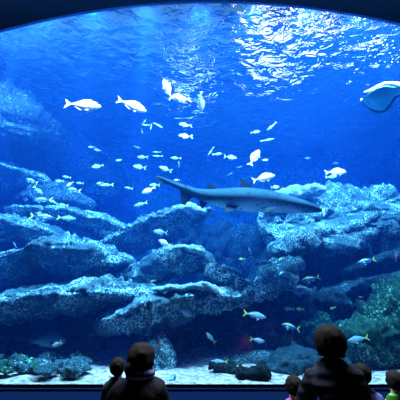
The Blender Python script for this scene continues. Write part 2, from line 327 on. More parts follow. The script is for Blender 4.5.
rocks = [
 # left side, top to bottom
 ('rock_outcrop', 'huge dim teal rock outcrop filling the upper left, above the other ledges', [(-75, 85, 7.0, 48, .9), (-15, 112, 7.3, 44, 1.0), (22, 124, 7.6, 30, .8), (45, 135, 8.2, 16, .6)], RD),
 ('rock_outcrop', 'dim rock shoulder fading into the blue behind the upper left outcrop', [(40, 150, 11, 40, .9), (100, 185, 11, 34, .9)], RD),
 ('rock_ledge', 'narrow rock ledge at the left edge, just below the upper left outcrop', [(-60, 168, 8.3, 14, .9), (0, 172, 8.3, 13, .8), (35, 179, 8.3, 8, .5)], RP),
 ('boulder', 'lumpy boulder with small yellow-striped fish in front, under the narrow ledge', [(32, 196, 8.6, 12, .5), (62, 196, 8.6, 16, .6), (82, 202, 8.6, 10, .5)], RK),
 ('rock_ledge', 'thin rock ledge ending in a blunt block, second tier on the left', [(26, 212, 8.0, 7, .6), (70, 214, 8.0, 8, .7), (112, 226, 7.9, 11, .6)], RP),
 ('rock_ledge', 'long smooth rock ledge rising from the left edge over the upper dark hollow', [(-60, 216, 7.5, 12, .8), (10, 224, 7.5, 10, .7), (55, 236, 7.5, 9, .6)], RP),
 ('rock_ledge', 'thick rock ledge with a hanging front face, third tier on the left', [(-60, 275, 7., 11, .8), (0, 266, 7., 12, .8), (50, 252, 7., 13, .8), (88, 256, 6.9, 22, .8)], RP),
 ('boulder', 'short blunt rock wedged between the third ledge and the long lower ledge', [(95, 263, 6.8, 9, .5), (120, 262, 6.8, 9, .4)], RP),
 ('rock_ledge', 'longest bright rock ledge crossing the lower left, above the dark cave', [(-60, 314, 6.2, 14, .8), (0, 305, 6.2, 13, .8), (60, 295, 6.2, 15, .8), (105, 293, 6.2, 16, .7), (145, 296, 6.2, 10, .5)], RP),
 # centre
 ('rock_ledge', 'sloping rock ledge with a gleaming white tip below the tail of the shark', [(115, 245, 7.8, 12, .6), (150, 228, 7.7, 16, .7), (182, 216, 7.5, 11, .5), (203, 212, 7.5, 5, .3)], RP),
 ('boulder', 'knobbly boulder with sparkling top in the middle of the reef', [(135, 276, 7., 15, .6), (172, 264, 7., 19, .7), (196, 262, 7., 16, .5)], RP),
 ('boulder', 'small bright rock leaning on the right flank of the sparkling boulder', [(201, 258, 6.9, 9, .4), (213, 272, 6.9, 6, .3)], RP),
 ('rock_ledge', 'broad pale rock ledge in the centre hanging over the dark hollow', [(122, 316, 6.1, 16, .6), (150, 306, 6.1, 24, .7), (190, 297, 6.1, 14, .6), (222, 297, 6.1, 11, .5)], RP),
 ('boulder', 'round speckled boulder right of the broad pale ledge', [(224, 277, 6.5, 14, .5), (232, 281, 6.5, 12, .5)], RP),
 ('rock_outcrop', 'bright craggy rock with peaked top between round boulder and right cave', [(246, 296, 6.4, 13, .5), (266, 290, 6.4, 15, .5), (282, 284, 6.4, 10, .4)], RP),
 ('boulder', 'upright rounded speckled boulder beside the seated pair', [(159, 358, 5.7, 23, .32), (165, 356, 5.7, 25, .32)], RP),
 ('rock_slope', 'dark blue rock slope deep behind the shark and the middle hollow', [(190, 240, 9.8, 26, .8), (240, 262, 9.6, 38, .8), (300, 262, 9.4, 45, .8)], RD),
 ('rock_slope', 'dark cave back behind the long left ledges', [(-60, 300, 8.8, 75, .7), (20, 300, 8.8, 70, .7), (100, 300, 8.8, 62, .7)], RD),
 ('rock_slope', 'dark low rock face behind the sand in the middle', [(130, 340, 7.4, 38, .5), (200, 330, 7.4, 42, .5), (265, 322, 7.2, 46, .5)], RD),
 # right
 ('rock_mound', 'great speckled rock mound with white crest behind the nose of the shark', [(284, 220, 7.9, 28, .8), (312, 220, 7.8, 40, 1.0), (350, 212, 7.8, 38, 1.1), (374, 206, 7.8, 28, .9)], RP),
 ('rock_mound', 'pale rock cap cut by the right edge below the speckled mound', [(392, 222, 7.2, 14, .6), (430, 220, 7.2, 22, .7)], RK),
 ('boulder', 'speckled rock shelf slanting down under the great mound', [(312, 238, 7.0, 10, .4), (340, 232, 7.0, 9, .4), (366, 220, 7.0, 7, .35)], RP),
 ('boulder', 'bright lumpy rock hanging at the left lip of the right cave', [(282, 248, 7., 12, .4), (302, 244, 7., 15, .5)], RP),
 ('boulder', 'dim upright rock under the bright lumpy one, left of the right cave', [(272, 272, 6.9, 14, .4), (288, 266, 6.9, 15, .4)], RK),
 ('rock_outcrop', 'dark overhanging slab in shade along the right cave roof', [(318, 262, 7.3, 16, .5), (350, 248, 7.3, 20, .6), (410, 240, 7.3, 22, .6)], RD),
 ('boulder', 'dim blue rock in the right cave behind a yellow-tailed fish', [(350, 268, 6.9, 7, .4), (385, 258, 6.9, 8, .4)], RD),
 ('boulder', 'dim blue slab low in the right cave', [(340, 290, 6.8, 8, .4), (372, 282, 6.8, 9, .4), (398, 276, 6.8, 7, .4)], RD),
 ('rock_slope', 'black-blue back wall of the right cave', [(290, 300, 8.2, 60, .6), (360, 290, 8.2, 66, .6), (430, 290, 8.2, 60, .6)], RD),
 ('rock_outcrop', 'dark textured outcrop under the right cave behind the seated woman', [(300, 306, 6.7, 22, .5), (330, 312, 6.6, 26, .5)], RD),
 ('rock_outcrop', 'green algae-covered outcrop rising along the lower right edge', [(356, 352, 5.9, 30, .5), (385, 335, 5.9, 38, .6), (425, 312, 6., 50, .7)], RG),
 ('boulder', 'green-tinged boulder behind the head of the woman', [(318, 334, 6.3, 20, .5), (345, 340, 6.3, 18, .5)], RG),
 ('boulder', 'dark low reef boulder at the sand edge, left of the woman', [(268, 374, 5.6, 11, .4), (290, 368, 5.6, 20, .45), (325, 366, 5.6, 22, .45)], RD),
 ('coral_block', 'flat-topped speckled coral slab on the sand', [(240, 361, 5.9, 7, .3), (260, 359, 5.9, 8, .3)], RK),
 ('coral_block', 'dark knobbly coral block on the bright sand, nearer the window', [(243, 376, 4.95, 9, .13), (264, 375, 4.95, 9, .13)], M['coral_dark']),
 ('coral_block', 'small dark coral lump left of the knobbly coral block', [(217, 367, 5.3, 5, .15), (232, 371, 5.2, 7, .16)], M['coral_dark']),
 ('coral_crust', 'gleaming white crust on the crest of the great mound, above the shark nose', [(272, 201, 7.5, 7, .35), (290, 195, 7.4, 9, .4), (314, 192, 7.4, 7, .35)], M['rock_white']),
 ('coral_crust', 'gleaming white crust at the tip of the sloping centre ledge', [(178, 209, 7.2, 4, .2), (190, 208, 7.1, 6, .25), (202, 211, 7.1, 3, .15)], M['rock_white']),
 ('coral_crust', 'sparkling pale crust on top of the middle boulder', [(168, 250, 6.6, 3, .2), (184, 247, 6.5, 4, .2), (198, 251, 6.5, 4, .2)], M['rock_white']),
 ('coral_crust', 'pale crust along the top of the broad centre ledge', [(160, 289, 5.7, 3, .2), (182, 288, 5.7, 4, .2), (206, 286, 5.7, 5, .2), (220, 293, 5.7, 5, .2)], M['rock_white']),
 ('boulder', 'tiny rock on the sand by the feet of the upright boulder', [(173, 379, 5.0, 3, .1)], RP),
]
for nm, lb, pts, m_ in rocks:
    if 'upright rounded' in lb: rock(nm, lb, pts, m_, .5, 3., sq=1., cap=.55)
    elif 'great speckled' in lb: rock(nm, lb, pts, m_, 1.2, 8., poly=SLOPE)
    elif nm in ('rock_ledge', 'rock_mound'): rock(nm, lb, pts, m_, 1., poly=WEDGE)
    else: rock(nm, lb, pts, m_, .9)
rub = []
rr_ = random.Random(5)
for k in range(34):
    a = -14+100*rr_.random(); d_ = rr_.random(); Yk = 4.95+1.1*d_
    rub.append((a, 200+300*math.tan(PITCH+math.atan(1.24/Yk))-3, Yk, rr_.uniform(4, 8)*(1-.25*(a > 62)), ))
for k, (a, b_, c, d) in enumerate(rub):
    rock('reef_stone', 'knobbly reef stone on the sand at lower left', [(a-3, b_, c, d, .13), (a+4, b_+1, c, d*.8, .12)], (RK, RG, RK)[k % 3], .9, group='reef stones at lower left', cat='stone', sq=1., res=.03)

# ------------------------------------------------------------------ fish
def fish_mat(name, back, belly, split=.0, soft=.08, stripe=None, spec=.5, rough=.35):
    m = mat(name, back, rough, spec); b = m.node_tree.nodes['Principled BSDF']
    tc = N(m, 'ShaderNodeTexCoord'); sp = N(m, 'ShaderNodeSeparateXYZ'); L(m, tc.outputs['Object'], sp.inputs[0])
    mr = N(m, 'ShaderNodeMapRange'); mr.inputs['From Min'].default_value = split-soft; mr.inputs['From Max'].default_value = split+soft; L(m, sp.outputs['Z'], mr.inputs['Value'])
    st = [(0, belly), (.5, tuple((x+y)/2 for x, y in zip(back, belly))), (1, back)]
    if stripe: st = [(0, belly), (.45, back), (.7, back), (.82, stripe), (1, stripe)]
    r = ramp(m, mr.outputs[0], st)
    nz = N(m, 'ShaderNodeTexVoronoi'); nz.inputs['Scale'].default_value = 42; L(m, tc.outputs['Object'], nz.inputs['Vector'])
    mx = N(m, 'ShaderNodeMixRGB'); mx.blend_type = 'MULTIPLY'; mx.inputs[0].default_value = .18
    L(m, r.outputs[0], mx.inputs[1]); L(m, nz.outputs['Distance'], mx.inputs[2]); L(m, r.outputs[0], mx.inputs[1])
    L(m, mx.outputs[0], b.inputs['Base Color'])
    return m
EYE = flat('fish_eye', (.01, .01, .012), .15, .6); EYER = flat('eye_ring', (.8, .8, .7), .3)
def prof(tab, n):
    out = []
    for i in range(n+1):
        t = i/n; out.append((t, *lerp_tab(tab, t)))
    return out
def body_bm(tab, n=26, seg=16):
    """tab: (t from snout to tail root, half height, half width, z offset); x runs from +.5 (snout) backwards"""
    bm = bmesh.new(); rings = []
    for i in range(n+1):
        t = (i/n)**1.25; h, w, z = lerp_tab(tab, t); x = .5-t*.82
        ring = []
        for j in range(seg):
            th = 2*PI*j/seg; ring.append(bm.verts.new((x, w*math.cos(th), z+h*math.sin(th))))
        rings.append(ring)
    for i in range(n):
        for j in range(seg): bm.faces.new((rings[i][j], rings[i+1][j], rings[i+1][(j+1) % seg], rings[i][(j+1) % seg]))
    bm.faces.new(rings[0]); bm.faces.new(rings[-1][::-1]); bmesh.ops.recalc_face_normals(bm, faces=bm.faces)
    return bm
def fin_bm(outline, th=.008, plane='xz', off=0.):
    """a thin fin from an outline, thickened"""
    bm = bmesh.new(); A = []; B = []
    for a, b_ in outline:
        if plane == 'xz': A.append(bm.verts.new((a, off-th/2, b_))); B.append(bm.verts.new((a, off+th/2, b_)))
        else: A.append(bm.verts.new((a, b_, off-th/2))); B.append(bm.verts.new((a, b_, off+th/2)))
    n = len(outline); bm.faces.new(A); bm.faces.new(B[::-1])
    for i in range(n): bm.faces.new((A[i], B[i], B[(i+1) % n], A[(i+1) % n]))
    bmesh.ops.recalc_face_normals(bm, faces=bm.faces); return bm
def eye_bm(x, y, z, r):
    bm = bmesh.new(); bmesh.ops.create_uvsphere(bm, u_segments=10, v_segments=6, radius=r); bmesh.ops.translate(bm, verts=bm.verts, vec=(x, y, z)); return bm
SP = {}
def species(key, name, tab, mb, mf, tailH=.2, fork=.08, dors=(.25, .85, .05), anal=(.55, .84, .05), eye=.022, eye_t=.1, mt=None):
    """build one model of a species with its parts"""
    r = empty(name, (0, 0, -60)); r['proto'] = 1
    mesh_obj('body', body_bm(tab), mb, r)
    X = lambda t: .5-t*.82
    h_end = lerp_tab(tab, 1)[0]; z_e = lerp_tab(tab, 1)[2]
    x0 = X(.97)
    tail = [(x0, z_e+h_end*.9), (x0-.05, z_e+tailH*.45), (x0-.15, z_e+tailH), (x0-.13, z_e+tailH*.5), (x0-.15+fork, z_e), (x0-.13, z_e-tailH*.5), (x0-.15, z_e-tailH), (x0-.05, z_e-tailH*.45), (x0, z_e-h_end*.9)]
    mesh_obj('tail_fin', fin_bm(tail), mt or mf, r, False)
    def topz(t): h, w, z = lerp_tab(tab, t); return z+h
    def botz(t): h, w, z = lerp_tab(tab, t); return z-h
    a, b_, hh = dors; pts = []
    for i in range(9):
        t = a+(b_-a)*i/8; pts.append((X(t)-.03*math.sin(PI*i/8), topz(t)+hh*math.sin(PI*min(1, (i/8)*1.0)**.6)*(1-.4*i/8)))
    pts += [(X(a+(b_-a)*i/8), topz(a+(b_-a)*i/8)-.012) for i in range(8, -1, -1)]
    mesh_obj('dorsal_fin', fin_bm(pts), mf, r, False)
    a, b_, hh = anal; pts = []
    for i in range(7):
        t = a+(b_-a)*i/6; pts.append((X(t)-.03*math.sin(PI*i/6), botz(t)-hh*math.sin(PI*(i/6)**.6)*(1-.3*i/6)))
    pts += [(X(a+(b_-a)*i/6), botz(a+(b_-a)*i/6)+.012) for i in range(6, -1, -1)]
    mesh_obj('anal_fin', fin_bm(pts), mf, r, False)
    h, w, z = lerp_tab(tab, .3)
    for s in (-1, 1):
        pf = mesh_obj('pectoral_fin', fin_bm([(0, 0), (-.03, .02), (-.13, -.01), (-.11, -.06), (-.03, -.035)]), mf, r, False)
        pf.location = (X(.28), s*w*.93, z-h*.25); pf.rotation_euler = (0, 0, -s*.5)
        h2, w2, z2 = lerp_tab(tab, .36)
        vf = mesh_obj('pelvic_fin', fin_bm([(0, 0), (-.02, -.05), (-.09, -.085), (-.06, -.01)]), mf, r, False)
        vf.location = (X(.36), s*w2*.35, z2-h2*.9); vf.rotation_euler = (s*.4, 0, 0)
        he, we, ze = lerp_tab(tab, eye_t)
        e = mesh_obj('eye', eye_bm(X(eye_t), s*we*.9, ze+he*.25, eye), EYE, r)
    SP[key] = r
chubT = [(0, .015, .012, -.01), (.05, .06, .04, -.005), (.15, .125, .06, 0), (.35, .18, .07, 0), (.55, .165, .06, 0), (.78, .08, .03, 0), (.92, .035, .015, 0), (1, .034, .01, 0)]
jackT = [(0, .012, .01, -.02), (.05, .075, .03, -.01), (.15, .13, .055, 0), (.33, .17, .06, 0), (.55, .14, .05, 0), (.8, .06, .03, 0), (.93, .02, .013, 0), (1, .022, .01, 0)]
fusT = [(0, .01, .01, 0), (.06, .05, .035, 0), (.2, .1, .06, 0), (.4, .125, .07, 0), (.65, .095, .055, 0), (.88, .035, .02, 0), (1, .025, .01, 0)]
grpT = [(0, .03, .02, -.02), (.06, .08, .05, -.01), (.2, .15, .09, 0), (.4, .175, .1, 0), (.65, .14, .08, 0), (.88, .06, .035, 0), (1, .055, .015, 0)]
slimT = [(0, .01, .01, 0), (.07, .04, .03, 0), (.25, .075, .045, 0), (.5, .08, .045, 0), (.8, .045, .025, 0), (1, .02, .01, 0)]
yel = flat('yellow_fin', (.95, .85, .05), .5)
species('chub', 'sea_chub', chubT, fish_mat('chub_skin', (.78, .82, .86), (1, 1, 1)), flat('chub_fin', (.85, .88, .92)), .17, .06)
species('pink', 'sea_bream', chubT, fish_mat('bream_skin', (.9, .6, .72), (1, .9, .95)), flat('bream_fin', (.85, .75, .85)), .15, .06)
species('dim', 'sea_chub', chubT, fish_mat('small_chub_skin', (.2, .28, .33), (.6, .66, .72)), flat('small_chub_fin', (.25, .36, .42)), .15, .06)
species('jack', 'jack_fish', jackT, fish_mat('jack_skin', (.15, .25, .32), (.5, .62, .7)), flat('jack_fin', (.35, .5, .6)), .2, .11, (.35, .8, .07), (.5, .82, .06))
species('jacky', 'jack_fish', jackT, fish_mat('jack_skin_gold', (.2, .3, .28), (.55, .65, .65)), flat('jack_fin_pale', (.75, .85, .6)), .2, .11, (.35, .8, .07), (.5, .82, .06), mt=yel)
species('fus', 'fusilier_fish', fusT, fish_mat('fusilier_skin', (.02, .12, .5), (.2, .42, .7), .0, .1, (.8, .95, .03)), flat('fusilier_fin', (.5, .8, .6)), .16, .1, (.28, .85, .035), (.6, .85, .03), mt=yel)
species('pale', 'fusilier_fish', fusT, fish_mat('pale_fusilier_skin', (.14, .33, .45), (.6, .75, .85)), flat('pale_fusilier_fin', (.35, .55, .5)), .15, .09, (.28, .85, .035), (.6, .85, .03), mt=yel)
species('green', 'wrasse_fish', fusT, fish_mat('wrasse_skin', (.18, .5, .08), (.5, .75, .3)), flat('wrasse_fin', (.7, .9, .2)), .12, .04, mt=yel)
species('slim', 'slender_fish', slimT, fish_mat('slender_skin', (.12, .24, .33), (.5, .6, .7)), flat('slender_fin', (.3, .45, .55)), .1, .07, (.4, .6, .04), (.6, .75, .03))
species('grouper', 'grouper', grpT, fish_mat('grouper_skin', (.16, .3, .38), (.35, .5, .55)), flat('grouper_fin', (.12, .14, .16)), .11, .01, (.28, .85, .06), (.62, .82, .05))
species('red', 'red_fish', slimT, fish_mat('red_skin', (1, .2, .08), (1, .5, .35)), flat('red_fin', (1, .35, .2)), .1, .05, (.3, .7, .05), (.55, .75, .04))
used = set()
def fish(key, px, py, Lpx, ang, Y, label, yaw=0., group=None, roll=30.):
    """ang: image direction of the head, degrees anticlockwise from right; yaw: turn towards / away from the window"""
    r = SP[key]; kids = [o for o in bpy.data.objects if o.parent == r] if key in used else None
    if key not in used:
        used.add(key); c = r; del c['proto']
    else:
        c = r.copy(); COL.objects.link(c)
        for k in kids_of[key]:
            d = k.copy(); COL.objects.link(d); d.parent = c
    kids_of.setdefault(key, [o for o in bpy.data.objects if o.parent == r])
    c['label'] = label; c['category'] = 'fish'
    if group: c['group'] = group
    elif 'group' in c: del c['group']
    s = Lpx*mpp(py, Y)/.97*(.9 if Lpx < 18 else 1)
    s /= max(.35, math.cos(R(yaw)))
    c.location = at(px, py, Y)
    # build the axes: head direction in the picture plane, dorsal side kept up
    a = R(ang); hx = Vector((1, 0, 0))*math.cos(a) + UP*math.sin(a)
    flip = math.cos(a) < 0
    view = Vector((0, 1, 0))
    side = hx.cross(UP if abs(math.sin(a)) < .95 else Vector((-1, 0, 0)))
    dors = UP*math.cos(a)*(1 if not flip else -1) + Vector((1, 0, 0))*math.sin(a)*(-1 if not flip else 1)
    hx = hx.normalized(); dors = (dors - hx*dors.dot(hx)).normalized()
    yv = dors.cross(hx)
    Mx = Matrix((hx, yv, dors)).transposed().to_4x4()
    Mx = Matrix.Rotation(R(yaw), 4, dors) @ Matrix.Rotation(R(-roll)*(1 if hx.x >= 0 else -1), 4, hx) @ Mx
    c.rotation_euler = Mx.to_euler(); c.scale = (s, s, s)
    return c
kids_of = {}
FISH = [
 # key, x, y, length, angle, Y, label, yaw
 ('chub', 82, 105, 35, -2, 5.2, 'large white chub swimming right, leftmost of the two big upper left fish', 10),
 ('chub', 131, 105, 29, -18, 5.3, 'large white chub tilting downward, right-hand one of the two big upper left fish', 20),
 ('chub', 168, 90, 19, 112, 6.0, 'white chub swimming steeply upward under the bright patch', 25),
 ('chub', 182, 98, 18, 180, 6.0, 'plump whitish chub turned half away just right of the upward swimming one', 35),
 ('chub', 201, 102, 15, -80, 6.2, 'whitish chub nosing down, rightmost of the three under the bright patch', 50),
 ('jack', 186, 125, 15, 175, 6.3, 'pale round jack heading left, upper one of the pair above the shark tail', 15),
 ('jacky', 186, 136, 16, 177, 6.2, 'pale round jack with yellow tail heading left, lower of the pair', 10),
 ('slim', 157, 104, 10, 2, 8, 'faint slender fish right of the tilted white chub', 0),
 ('slim', 146, 125, 9, 178, 6.8, 'thin pale fish lying level, leftmost in the small crossing group', 0),
 ('slim', 144, 122, 8, 50, 7.2, 'thin pale fish climbing at a slant over the level one', 0),
 ('slim', 158, 125, 12, -28, 6.8, 'thin pale fish slanting down to the right in the crossing group', 0),
 ('slim', 151, 127, 8, 85, 7.0, 'thin fish standing nearly upright in the middle of the crossing group', 20),
 ('slim', 142, 131, 7, -75, 7.4, 'thin dim fish diving below the crossing group', 20),
 ('dim', 255, 132, 11, 10, 7.0, 'small pale chub heading right below the rippled light patch', 0),
 ('slim', 272, 126, 15, 222, 6.6, 'slim pale fish slanting down left near the rippled light patch', 0),
 ('slim', 267, 140, 16, 10, 6.4, 'slim white fish heading right above the steep white chub', 0),
 ('chub', 254, 158, 20, 58, 5.9, 'white chub climbing steeply above the shark', 20),
 ('chub', 263, 178, 24, 14, 5.6, 'white chub swimming right just over the back of the shark', 0),
 ('pink', 265, 160, 7, 2, 7.5, 'tiny pinkish fish right of the steep white chub', 0),
 ('slim', 211, 151, 12, 235, 6.8, 'small slender fish nosing down, leftmost of three above the shark fin', 0),
 ('green', 217, 154, 11, 5, 6.8, 'small greenish fish in the middle of three above the shark fin', 0),
 ('jack', 230, 157, 15, -8, 6.6, 'pale fish heading right, rightmost of three above the shark fin', 0),
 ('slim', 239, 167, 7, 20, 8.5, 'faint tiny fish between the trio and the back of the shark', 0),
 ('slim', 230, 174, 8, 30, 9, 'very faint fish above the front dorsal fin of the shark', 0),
 ('jacky', 275, 187, 11, 5, 6.2, 'small round fish with yellow tail by the white crest over the shark head', 20),
 ('pink', 335, 172, 22, 3, 6.4, 'pinkish white bream above the speckled mound on the right', 0),
 ('green', 331, 177, 13, 3, 6.7, 'greenish fish tucked under the pinkish white bream', 0),
 ('jack', 308, 158, 7, 180, 9, 'faint round fish in open blue water left of the bream', 0),
 ('dim', 335, 163, 8, 0, 9.5, 'faint fish just above the pinkish bream', 0),
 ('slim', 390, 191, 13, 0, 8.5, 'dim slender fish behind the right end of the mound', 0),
 ('green', 316, 184, 9, 180, 7.0, 'little green fish grazing on the crest of the mound', 0),
 ('slim', 137, 147, 8, -20, 8, 'faint slender fish sinking right below the crossing group', 0),
 ('jack', 143, 157, 12, 178, 7.4, 'pale blue fish heading left, top of the left middle shoal', 0),
 ('slim', 157, 152, 10, 178, 7.8, 'slender fish heading left, upper of two close together', 0),
 ('slim', 158, 156, 12, 176, 7.4, 'slender fish heading left, lower of two close together', 0),
 ('jack', 140, 167, 15, 170, 6.9, 'pale blue fish heading left above the pink bream', 0),
 ('jack', 166, 169, 15, 158, 6.7, 'pale blue fish heading up left over the tip of the shark tail', 0),
 ('green', 176, 158, 12, 178, 7.2, 'green-yellow fish heading left above the shark tail', 0),
 ('slim', 179, 164, 7, 95, 7.6, 'tiny fish pointing up beneath the green-yellow one', 0),
 ('dim', 119, 160, 7, 200, 7.6, 'tiny round pale fish alone left of the middle shoal', 30),
 ('dim', 98, 166, 12, 195, 7.2, 'round whitish fish above the left shoal', 30),
 ('pink', 149, 190, 17, 205, 6.4, 'pink-tinged bream left of the tip of the shark tail', 0),
 ('jack', 155, 185, 12, 180, 6.8, 'pale fish overlapping the upper end of the pink bream', 0),
 ('jack', 177, 180, 7, 180, 6.6, 'tiny pale fish just above the shark tail stalk', 0),
 ('pale', 107, 185, 16, 182, 6.8, 'pale fusilier heading left, rightmost in the left shoal', 0),
 ('jacky', 100, 183, 8, 190, 7.0, 'small yellowish round fish over the pale fusilier', 0),
 ('pale', 129, 188, 10, 170, 7.4, 'small pale blue fish between the left shoal and the pink bream', 0),
 ('dim', 92, 147, 7, 180, 8, 'tiny round fish, left one of the close pair over the left shoal', 30),
 ('dim', 98, 150, 7, 170, 8, 'tiny round fish, right one of the close pair over the left shoal', 30),
 ('fus', 32, 181, 15, 160, 7.4, 'blue fusilier with yellow back stripe against the left ledge shadow', 0),
 ('pale', 38, 190, 14, -40, 7.2, 'white-bellied fish heading down right below the striped fusilier', 0),
 ('jacky', 60, 181, 8, 180, 7.2, 'small bright round fish at the left of the left shoal', 20),
 ('pale', 67, 177, 10, 170, 7.3, 'small blue fish at the top of the left shoal', 0),
 ('pink', 70, 184, 10, 210, 7.2, 'small pinkish fish nosing down in the left shoal', 0),
 ('pale', 80, 183, 9, 175, 7.3, 'small pale fish right of the pinkish one in the left shoal', 0),
 ('fus', 74, 190, 17, 172, 7.0, 'fusilier with bright yellow back below the pinkish little fish', 0),
 ('green', 41, 175, 7, 170, 7.9, 'tiny yellow-green fish on the tip of the narrow ledge', 0),
 ('fus', 43, 200, 20, 180, 7.2, 'dark blue fusilier heading left over the second tier ledge', 0),
 ('pale', 54, 202, 10, 150, 6.9, 'small white fish with yellow tail behind the dark blue fusilier', 0),
 ('green', 63, 205, 12, 175, 7.0, 'bright green fish on the thin second tier ledge', 0),
 ('fus', 41, 217, 25, -6, 6.8, 'large blue and green fusilier heading right in the gap of the left ledges', 0),
 ('dim', 38, 213, 8, 0, 7.0, 'little white fish riding over the large blue and green fusilier', 0),
 ('pale', 66, 218, 19, -5, 6.7, 'pale fusilier with yellow tail following the large blue and green one', 0),
 ('green', 91, 217, 9, 180, 7.1, 'dull green fish by the blunt end of the second tier', 0),
 ('green', 92, 241, 8, 175, 6.5, 'small yellow-tailed fish on the corner of the third tier ledge', 0),
 ('slim', 15, 245, 8, 120, 7, 'small faint fish in the upper dark hollow at the left', 0),
 ('pale', 141, 204, 16, 195, 6.9, 'pale silver fish heading left above the sloping centre ledge', 0),
 ('slim', 151, 215, 9, 180, 6.7, 'small arched pale fish over the sloping centre ledge', 0),
 ('jack', 161, 232, 16, 172, 6.5, 'pale fish heading left below the sloping centre ledge', 0),
 ('pink', 165, 243, 15, 155, 6.3, 'violet-tinged fish over the sparkling boulder', 0),
 ('green', 167, 245, 10, 165, 6.6, 'green fish half hidden by the violet-tinged one', 0),
 ('green', 153, 281, 8, 195, 6.2, 'small green fish in front of the foot of the sparkling boulder', 0),
 ('pale', 229, 259, 16, -10, 6.0, 'pale fish swimming right in the middle hollow', 0),
 ('green', 242, 259, 8, 180, 6.6, 'small dim green fish ahead of the pale one in the middle hollow', 0),
 ('pale', 250, 251, 9, 115, 6.8, 'small fish pointing up with green tail in the middle hollow', 20),
 ('fus', 264, 263, 20, 186, 6.1, 'deep blue yellow-tailed fusilier at the mouth of the right cave', 0),
 ('green', 212, 266, 10, 140, 6.3, 'small yellow-tailed fish above the round speckled boulder', 0),
 ('fus', 316, 210, 19, 175, 6.4, 'yellow-backed fusilier crossing the mound beneath the nose of the shark', 0),
 ('fus', 311, 279, 20, 192, 6.1, 'blue fusilier with yellow back in front of the right cave', 0),
 ('red', 294, 276, 12, 170, 6.4, 'small red fish left of the blue fusilier in the right cave', 0),
 ('fus', 367, 261, 19, 194, 6.3, 'yellow-backed fusilier in the upper part of the right cave', 0),
 ('red', 396, 257, 11, 88, 6.5, 'upright red fish shape standing in for a reflection at the right edge', 0),  # pane reflection modelled as an added red fish shape
 ('red', 357, 274, 5, 180, 6.6, 'tiny red fish in the middle of the right cave', 0),
 ('red', 361, 297, 6, 175, 6.4, 'tiny red fish low in the right cave', 0),
 ('green', 387, 283, 12, 205, 6.4, 'dull yellow fish deep in the right cave', 0),
 ('grouper', 304, 290, 24, 180, 6.2, 'dark blue-grey fish under the blue fusilier of the right cave', 0),
 ('fus', 289, 309, 13, 178, 6.1, 'dim blue fish low at the left of the dark outcrop', 0),
 ('green', 300, 309, 10, 178, 6.0, 'dull green fish trailing the dim blue one', 0),
 ('fus', 291, 327, 20, 165, 5.8, 'yellow-backed fusilier left of the head of the woman', 0),
 ('green', 333, 308, 8, 200, 6.0, 'small green fish above the head of the woman', 0),
 ('pale', 254, 315, 24, -12, 5.5, 'big pale fusilier sloping down right, largest in the lower middle', 0),
 ('pale', 211, 338, 16, 132, 5.6, 'pale fish with yellow tail swimming up left in the lower middle', 0),
 ('pale', 257, 340, 17, -12, 5.5, 'pale fusilier with yellow tail below the largest lower one', 0),
 ('pale', 220, 362, 18, 180, 5.3, 'pale fish heading left low above the sand', 0),
 ('pale', 359, 339, 22, 190, 5.4, 'pale fusilier with bright yellow tail right of the head of the woman', 0),
 ('chub', 189, 314, 17, 155, 5.6, 'white fish with drooping fins under the broad pale ledge', 0),
 ('green', 171, 311, 9, 170, 5.7, 'small green fish at the lip of the broad pale ledge', 0),
 ('slim', 189, 329, 8, 180, 6.6, 'dim small fish below the white one under the broad ledge', 0),
 ('grouper', 46, 341, 38, 2, 5.9, 'big dark grouper hovering in the lower left cave', 0),
 ('jacky', 57, 344, 12, 205, 5.3, 'small bright fish with yellow tail in front of the grouper', 0),
]
for k, x, y, l, a, Y, lb, yw in FISH: fish(k, x, y, l, a, Y, lb, yw)

# ------------------------------------------------------------------ shark
m = fish_mat('shark_hide', (.03, .1, .145), (.7, .95, 1), -.09, .05, None, .0, .9)
tc = N(m, 'ShaderNodeTexCoord'); nz = N(m, 'ShaderNodeTexNoise'); nz.inputs['Scale'].default_value = 15; nz.inputs['Detail'].default_value = 1; L(m, tc.outputs['Object'], nz.inputs['Vector'])
rr_ = ramp(m, nz.outputs['Fac'], [(.64, (1, 1, 1)), (.7, (.3, .3, .32))]); mm = N(m, 'ShaderNodeMixRGB'); mm.blend_type = 'MULTIPLY'; mm.inputs[0].default_value = 1
bsd = m.node_tree.nodes['Principled BSDF']; src = bsd.inputs['Base Color'].links[0].from_socket
L(m, src, mm.inputs[1]); L(m, rr_.outputs[0], mm.inputs[2]); L(m, mm.outputs[0], bsd.inputs['Base Color'])
# the belly line follows the drooping head: compare height against the body's own midline
mr_ = [n_ for n_ in m.node_tree.nodes if n_.bl_idname == 'ShaderNodeMapRange'][0]; sp3 = mr_.inputs['Value'].links[0].from_node
a1_ = N(m, 'ShaderNodeMath'); a1_.operation = 'SUBTRACT'; L(m, sp3.outputs['X'], a1_.inputs[0]); a1_.inputs[1].default_value = .35
a2_ = N(m, 'ShaderNodeMath'); a2_.operation = 'MAXIMUM'; L(m, a1_.outputs[0], a2_.inputs[0]); a2_.inputs[1].default_value = 0
a3_ = N(m, 'ShaderNodeMath'); a3_.operation = 'MULTIPLY_ADD'; L(m, a2_.outputs[0], a3_.inputs[0]); a3_.inputs[1].default_value = .2; L(m, sp3.outputs['Z'], a3_.inputs[2]); L(m, a3_.outputs[0], mr_.inputs['Value'])
M['shark'] = m; M['shark_fin'] = flat('shark_fin_skin', (.02, .04, .06), .9, .0)
YS = 5.7; S0 = at(245, 199, YS); shark = empty('sand_tiger_shark', S0)
put(shark, 'large grey shark with pale belly cruising right across the middle of the tank', 'shark')
def sp_(px, py, dy=0): return at(px, py, YS+dy)-S0
